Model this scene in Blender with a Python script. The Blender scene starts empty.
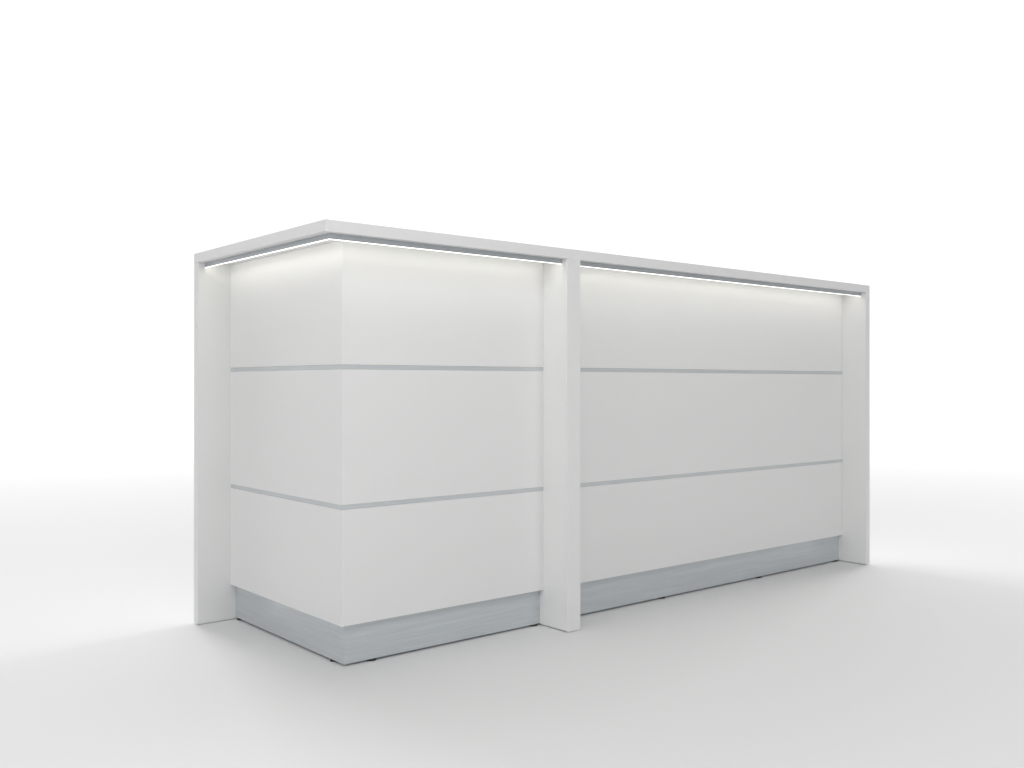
import bpy, bmesh, math, random
from mathutils import Vector
random.seed(4)
sc = bpy.context.scene
C = sc.collection

# ------------------------------------------------------------------ camera
cam_d = bpy.data.cameras.new("camera")
cam = bpy.data.objects.new("camera", cam_d); C.objects.link(cam)
cam_d.sensor_width = 36.0
cam_d.lens = 965.64 * 36.0 / 1024.0
cam_d.shift_y = -0.00087
cam_d.clip_start = 0.05; cam_d.clip_end = 500
cam.location = (-1.1661, -2.1106, 0.7477)
cam.rotation_euler = (math.radians(90), 0, -0.6957)
sc.camera = cam
FWD = Vector((math.sin(0.6957), math.cos(0.6957), 0))     # the way the camera looks
RGT = Vector((math.cos(0.6957), -math.sin(0.6957), 0))

# ------------------------------------------------------------------ studio light
w = bpy.data.worlds.new("World"); sc.world = w; w.use_nodes = True
wn, wl = w.node_tree.nodes, w.node_tree.links
bg = wn['Background']
# studio surround: full white all round the far side up to well above eye level,
# dimmer behind the photographer and towards the ceiling
W_BACK, W_FRONT, W_TOP = 1.04,0.31,0.25
def value(v, name):
    o = wn.new('ShaderNodeValue'); o.name = name; o.outputs[0].default_value = v; return o.outputs[0]
def mapr(src, a, b, lo, hi, kind='SMOOTHSTEP'):
    m = wn.new('ShaderNodeMapRange'); m.interpolation_type = kind
    m.inputs['From Min'].default_value = a; m.inputs['From Max'].default_value = b
    for k, x in (('To Min', lo), ('To Max', hi)):
        if isinstance(x, float): m.inputs[k].default_value = x
        else: wl.new(x, m.inputs[k])
    wl.new(src, m.inputs['Value']); return m.outputs[0]
tcw = wn.new('ShaderNodeTexCoord'); sep = wn.new('ShaderNodeSeparateXYZ')
wl.new(tcw.outputs['Generated'], sep.inputs[0])
dt = wn.new('ShaderNodeVectorMath'); dt.operation = 'DOT_PRODUCT'
wl.new(tcw.outputs['Generated'], dt.inputs[0]); dt.inputs[1].default_value = FWD
band = mapr(dt.outputs['Value'], 0.0, 0.6, value(W_FRONT, 'front'), value(W_BACK, 'back'))
wl.new(mapr(sep.outputs['Z'], 0.39, 0.60, band, value(W_TOP, 'top')), bg.inputs['Strength'])
bg.inputs['Color'].default_value = (1, 1, 1, 1)

def softbox(name, pos, target, sx, sy, power, color=(1, 1, 1)):
    d = bpy.data.lights.new(name, 'AREA'); d.shape = 'RECTANGLE'
    d.size = sx; d.size_y = sy; d.energy = power; d.color = color
    o = bpy.data.objects.new(name, d); C.objects.link(o)
    o.location = pos
    o.rotation_euler = (Vector(target) - Vector(pos)).to_track_quat('-Z', 'Y').to_euler()
    return o
base = Vector((-1.1661, -2.1106, 0))
# added overhead fill that whitens the far floor, and two soft lamps beyond the desk: one behind the long front, one past its far end
fb = softbox('far_fill', base + FWD * 37 + Vector((0, 0, 12)), base + FWD * 37, 70, 42, 11000)
fb.rotation_euler = (0, 0, -0.6957)
softbox('rear_softbox', (1.3, 13.5, 9.4), (1.3, 1.0, 0), 4.2, 3.4, 650)
softbox('end_softbox', (14.0, 1.9, 8.0), (0.0, 0.4, 0), 4.2, 3.4, 460)
softbox('near_fill', (-1.0, -2.3, 3.0), (-0.9, -2.1, 0), 1.6, 1.6, 41)  # added fill, brightens the floor near the camera
softbox('left_fill', (-7.5, -1.6, 2.2), (0.2, 0.4, 0.5), 3.0, 2.5, 110)  # added fill, lifts the left-facing boards and upright sides
softbox('front_fill', (2.0, -8.6, 2.2), (1.8, 0, 0.5), 3.5, 2.5, 92)  # added fill, brightens the long front from the camera side

sc.view_settings.view_transform = 'Standard'
sc.view_settings.look = 'None'
sc.view_settings.exposure = 0.11
sc.view_settings.gamma = 1
sc.cycles.max_bounces = 12
sc.cycles.diffuse_bounces = 8

# ------------------------------------------------------------------ materials
def new_mat(name):
    m = bpy.data.materials.new(name); m.use_nodes = True
    n = m.node_tree.nodes; l = m.node_tree.links
    return m, n, l, n['Principled BSDF']

def laminate(name, col, rough=0.38, var=0.004, spec=0.4):
    m, n, l, b = new_mat(name)
    tc = n.new('ShaderNodeTexCoord')
    nz = n.new('ShaderNodeTexNoise'); nz.inputs['Scale'].default_value = 3.0; nz.inputs['Detail'].default_value = 4
    l.new(tc.outputs['Object'], nz.inputs['Vector'])
    cr = n.new('ShaderNodeMapRange')
    cr.inputs['To Min'].default_value = 1 - var; cr.inputs['To Max'].default_value = 1 + var
    l.new(nz.outputs['Fac'], cr.inputs['Value'])
    mx = n.new('ShaderNodeVectorMath'); mx.operation = 'SCALE'; mx.inputs[0].default_value = col
    l.new(cr.outputs[0], mx.inputs['Scale']); l.new(mx.outputs[0], b.inputs['Base Color'])
    b.inputs['Roughness'].default_value = rough
    b.inputs['Specular IOR Level'].default_value = spec
    # very fine orange-peel of a lacquered board
    n2 = n.new('ShaderNodeTexNoise'); n2.inputs['Scale'].default_value = 420; n2.inputs['Detail'].default_value = 2
    l.new(tc.outputs['Object'], n2.inputs['Vector'])
    bp = n.new('ShaderNodeBump'); bp.inputs['Strength'].default_value = 0.02; bp.inputs['Distance'].default_value = 0.0005
    l.new(n2.outputs['Fac'], bp.inputs['Height']); l.new(bp.outputs[0], b.inputs['Normal'])
    return m

def brushed(name, dark, light, rough=0.15):
    """silver-grey laminate with a fine horizontal brushed grain"""
    m, n, l, b = new_mat(name)
    tc = n.new('ShaderNodeTexCoord')
    mp = n.new('ShaderNodeMapping'); mp.inputs['Scale'].default_value = (3.0, 3.0, 85)
    mp.inputs['Rotation'].default_value = (0.02, 0.03, 0)
    l.new(tc.outputs['Object'], mp.inputs['Vector'])
    nz = n.new('ShaderNodeTexNoise'); nz.inputs['Scale'].default_value = 1.6
    nz.inputs['Detail'].default_value = 7; nz.inputs['Roughness'].default_value = 0.65
    l.new(mp.outputs[0], nz.inputs['Vector'])
    rp = n.new('ShaderNodeValToRGB')
    rp.color_ramp.elements[0].position = 0.3; rp.color_ramp.elements[0].color = (*dark, 1)
    rp.color_ramp.elements[1].position = 0.7; rp.color_ramp.elements[1].color = (*light, 1)
    l.new(nz.outputs['Fac'], rp.inputs['Fac']); l.new(rp.outputs['Color'], b.inputs['Base Color'])
    b.inputs['Roughness'].default_value = rough
    b.inputs['Specular IOR Level'].default_value = 0.6
    b.inputs['Metallic'].default_value = 0.1
    bp = n.new('ShaderNodeBump'); bp.inputs['Strength'].default_value = 0.02; bp.inputs['Distance'].default_value = 0.0005
    l.new(nz.outputs['Fac'], bp.inputs['Height']); l.new(bp.outputs[0], b.inputs['Normal'])
    return m

def flat(name, col, rough=0.5, metal=0.0):
    m, n, l, b = new_mat(name)
    b.inputs['Base Color'].default_value = (*col, 1)
    b.inputs['Roughness'].default_value = rough; b.inputs['Metallic'].default_value = metal
    return m

M_WHITE = laminate('white_laminate', (0.785, 0.785, 0.783))
M_METAL = brushed('brushed_silver', (0.49, 0.522, 0.543), (0.575, 0.61, 0.633))
M_TRIM = brushed('silver_trim', (0.53, 0.555, 0.57), (0.60, 0.625, 0.64), 0.25)
M_CHAN = brushed('grey_channel', (0.37, 0.395, 0.415), (0.42, 0.447, 0.467), 0.3)
M_BLACK = flat('black_plastic', (0.008, 0.008, 0.009), 0.5)
M_FLOOR, n, l, b = new_mat('white_studio_floor')
b.inputs['Roughness'].default_value = 0.7; b.inputs['Specular IOR Level'].default_value = 0.3
tcf = n.new('ShaderNodeTexCoord'); nf = n.new('ShaderNodeTexNoise')
nf.inputs['Scale'].default_value = 260; nf.inputs['Detail'].default_value = 3
l.new(tcf.outputs['Object'], nf.inputs['Vector'])
rf = n.new('ShaderNodeValToRGB')
rf.color_ramp.elements[0].color = (0.815, 0.815, 0.815, 1); rf.color_ramp.elements[1].color = (0.845, 0.845, 0.845, 1)
l.new(nf.outputs['Fac'], rf.inputs['Fac']); l.new(rf.outputs['Color'], b.inputs['Base Color'])

M_LED, n, l, b = new_mat('led_diffuser')
b.inputs['Base Color'].default_value = (0.8, 0.8, 0.78, 1)
b.inputs['Emission Color'].default_value = (1.0, 0.975, 0.85, 1)
b.inputs['Emission Strength'].default_value = 3.5

# ------------------------------------------------------------------ helpers
def link_mesh(name, bm, mat, parent=None, bevel=0.0):
    bmesh.ops.recalc_face_normals(bm, faces=bm.faces[:])
    if bevel:
        bmesh.ops.bevel(bm, geom=bm.edges[:], offset=bevel, segments=2, profile=0.5, affect='EDGES', clamp_overlap=True)
    me = bpy.data.meshes.new(name); bm.to_mesh(me); bm.free()
    me.materials.append(mat)
    o = bpy.data.objects.new(name, me); C.objects.link(o)
    if parent: o.parent = parent
    return o

def box(x0, x1, y0, y1, z0, z1, bm=None):
    bm = bm or bmesh.new()
    v = [bm.verts.new((x, y, z)) for x in (x0, x1) for y in (y0, y1) for z in (z0, z1)]
    for f in ((0, 1, 3, 2), (4, 6, 7, 5), (0, 4, 5, 1), (2, 3, 7, 6), (0, 2, 6, 4), (1, 5, 7, 3)):
        bm.faces.new([v[i] for i in f])
    return bm

def prism(poly, z0, z1):
    """vertical prism over a plan outline"""
    bm = bmesh.new()
    lo = [bm.verts.new((x, y, z0)) for x, y in poly]
    hi = [bm.verts.new((x, y, z1)) for x, y in poly]
    bm.faces.new(lo); bm.faces.new(hi)
    k = len(poly)
    for i in range(k):
        j = (i + 1) % k
        bm.faces.new([lo[i], lo[j], hi[j], hi[i]])
    return bm

def ell(o, d, xe, ye):
    """L-shaped plan strip: outer lines at x=o / y=o, depth d, running to x=xe and y=ye"""
    return [(o, o), (xe, o), (xe, o + d), (o + d, o + d), (o + d, ye), (o, ye)]

# ------------------------------------------------------------------ setting
fl = link_mesh('floor', prism([(math.cos(k*math.pi/48)*36, math.sin(k*math.pi/48)*36) for k in range(96)], -0.05, 0), M_FLOOR)
fl['kind'] = 'structure'

# ------------------------------------------------------------------ the desk
H, TS = 1.15, 0.0291            # height, countertop thickness
L, W = 2.517, 0.8303            # front run, left return
TL, TR = 0.0308, 0.0294         # end panels
PX0, PX1 = 0.8112, 0.8656       # doubled panel where the two modules meet
R = 0.1064                      # face boards set back
Q = R + 0.0171                  # plinth set back
B = 0.0232                      # light channel set back
S1, S2, ZB, ST = 0.7902, 0.4229, 0.1121, 0.0062
LIFT = 0.0025
YW, XR = W - TL, L - TR
HT = H - TS                     # underside of the countertop
BT = 0.018                      # board thickness

desk = bpy.data.objects.new('reception_desk', None); C.objects.link(desk)
desk['label'] = 'white L-shaped reception desk with silver trim lines, brushed grey plinth and glowing light strip'
desk['category'] = 'reception desk'

link_mesh('countertop', prism([(0, 0), (L, 0), (L, 0.36), (0.36, 0.36), (0.36, W), (0, W)], HT, H), M_WHITE, desk, 0.0006)
EP = 0.78   # depth of the desk from front edge to the open back
link_mesh('end_panel', box(0, 0.78, YW, W, LIFT, HT - 0.0002), M_WHITE, desk, 0.0006)
def upright(name, x0, x1):
    """upright panel whose front edge has softly rounded bottom corners"""
    r, k = 0.006, 5
    bm = bmesh.new(); pts = []
    for cx, a0 in ((x0 + r, math.pi), (x1 - r, 1.5 * math.pi)):
        for i in range(k + 1):
            a = a0 + i * math.pi / 2 / k
            pts.append((cx + r * math.cos(a), LIFT + r + r * math.sin(a)))
    pts += [(x1, HT - 0.0002), (x0, HT - 0.0002)]
    fr = [bm.verts.new((x, 0, z)) for x, z in pts]; bk = [bm.verts.new((x, EP, z)) for x, z in pts]
    bm.faces.new(fr); bm.faces.new(bk)
    for i in range(len(pts)):
        j = (i + 1) % len(pts); bm.faces.new([fr[i], fr[j], bk[j], bk[i]])
    link_mesh(name, bm, M_WHITE, desk)
upright('end_panel', XR, L)
upright('divider_panel', PX0, PX1)

g = 0.0001
tiers = [(ZB, S2 - ST), (S2 + ST, S1 - ST), (S1 + ST, HT - 0.0006)]
for z0, z1 in tiers:
    # return board, mitred into the front board at the corner
    link_mesh('face_board', prism([(R, R), (R + BT, R + BT), (R + BT, YW - g), (R, YW - g)], z0, z1), M_WHITE, desk)
    link_mesh('face_board', prism([(R, R), (PX0 - g, R), (PX0 - g, R + BT), (R + BT, R + BT)], z0, z1), M_WHITE, desk)
    link_mesh('face_board', box(PX1 + g, XR - g, R, R + BT, z0, z1), M_WHITE, desk)
for s in (S1, S2):
    z0, z1 = s - ST + 0.0003, s + ST - 0.0003
    link_mesh('trim_strip', prism(ell(R + 0.001, BT, PX0 - g, YW - g), z0, z1), M_TRIM, desk)
    link_mesh('trim_strip', box(PX1 + g, XR - g, R + 0.001, R + BT, z0, z1), M_TRIM, desk)

# plinth
link_mesh('plinth', prism(ell(Q, 0.018, PX0 - g, YW - g), 0.0062, ZB + 0.02), M_METAL, desk, 0.0006)
link_mesh('plinth', box(PX1 + g, XR - g, Q, Q + 0.018, 0.0062, ZB + 0.02), M_METAL, desk, 0.0006)

# light channel hung under the countertop, with the glowing diffuser in its underside
ZL = 1.1071
M_EDGE, n, l, b = new_mat('diffuser_edge')
b.inputs['Base Color'].default_value = (0.8, 0.8, 0.78, 1)
b.inputs['Emission Color'].default_value = (1.0, 0.99, 0.95, 1)
b.inputs['Emission Strength'].default_value = 1.2

def channel(lip, led, edge):
    """metal lip with the light tape recessed behind it and a thin translucent edge showing below"""
    c = link_mesh('light_channel', prism(lip, ZL, HT + 0.001), M_CHAN, desk)
    link_mesh('led_strip', prism(led, ZL + 0.005, ZL + 0.0095), M_LED, c)
    link_mesh('diffuser_edge', prism(edge, ZL - 0.0022, ZL - 0.0001), M_EDGE, c)
D1, D2, E = 0.003, 0.012, 0.014
def run(x0, x1, o, d):
    return [(x0, o), (x1, o), (x1, o + d), (x0, o + d)]
channel(ell(B, D1, PX0 - g, YW - g), ell(B + D1 + 0.0002, D2, PX0 - E, YW - E), ell(B + 0.0006, 0.0022, PX0 - g, YW - g))
channel(run(PX1 + g, XR - g, B, D1), run(PX1 + E, XR - E, B + D1 + 0.0002, D2), run(PX1 + g, XR - g, B + 0.0006, 0.0022))

# staff side: worktop and modesty back so the desk is whole from behind
link_mesh('worktop', prism([(R + BT + 0.003, R + BT + 0.003), (PX0 - 0.003, R + BT + 0.003), (PX0 - 0.003, EP - 0.02), (R + BT + 0.003, EP - 0.02)], 0.725, 0.75), M_WHITE, desk, 0.001)
link_mesh('worktop', box(PX1 + 0.003, XR - 0.003, R + BT + 0.003, EP - 0.02, 0.725, 0.75), M_WHITE, desk, 0.001)

# unseen carcass floor and rear plinth, added to stop light leaking under the plinth
link_mesh('base_light_stop', box(R + BT + 0.003, PX0 - 0.003, Q + 0.021, YW - 0.004, 0.06, 0.078), M_WHITE, desk)
link_mesh('base_light_stop', box(PX1 + 0.003, XR - 0.003, Q + 0.021, EP - 0.02, 0.06, 0.078), M_WHITE, desk)
link_mesh('rear_light_stop', box(PX1 + 0.003, XR - 0.003, EP - 0.045, EP - 0.027, 0.003, 0.058), M_METAL, desk)
link_mesh('rear_light_stop', box(Q + 0.021, PX0 - 0.003, YW - 0.05, YW - 0.032, 0.003, 0.058), M_METAL, desk)
link_mesh('modesty_board', box(PX1 + 0.003, XR - 0.003, EP - 0.06, EP - 0.042, 0.08, 0.722), M_WHITE, desk)

# levelling feet
def foot(x, y, r=0.017, parent=desk):
    bm = bmesh.new()
    bmesh.ops.create_cone(bm, cap_ends=True, segments=28, radius1=r, radius2=r * 0.85, depth=0.0056)
    bmesh.ops.translate(bm, verts=bm.verts[:], vec=(x, y, 0.0031))
    link_mesh('levelling_foot', bm, M_BLACK, parent)
RF = 0.0145
for x in (0.2136, 0.793, 1.3864, 1.942, 2.4715):
    foot(x, Q + RF - 0.002, RF)
for y in (0.1927, YW - 0.016):
    foot(Q + RF - 0.002, y, RF)
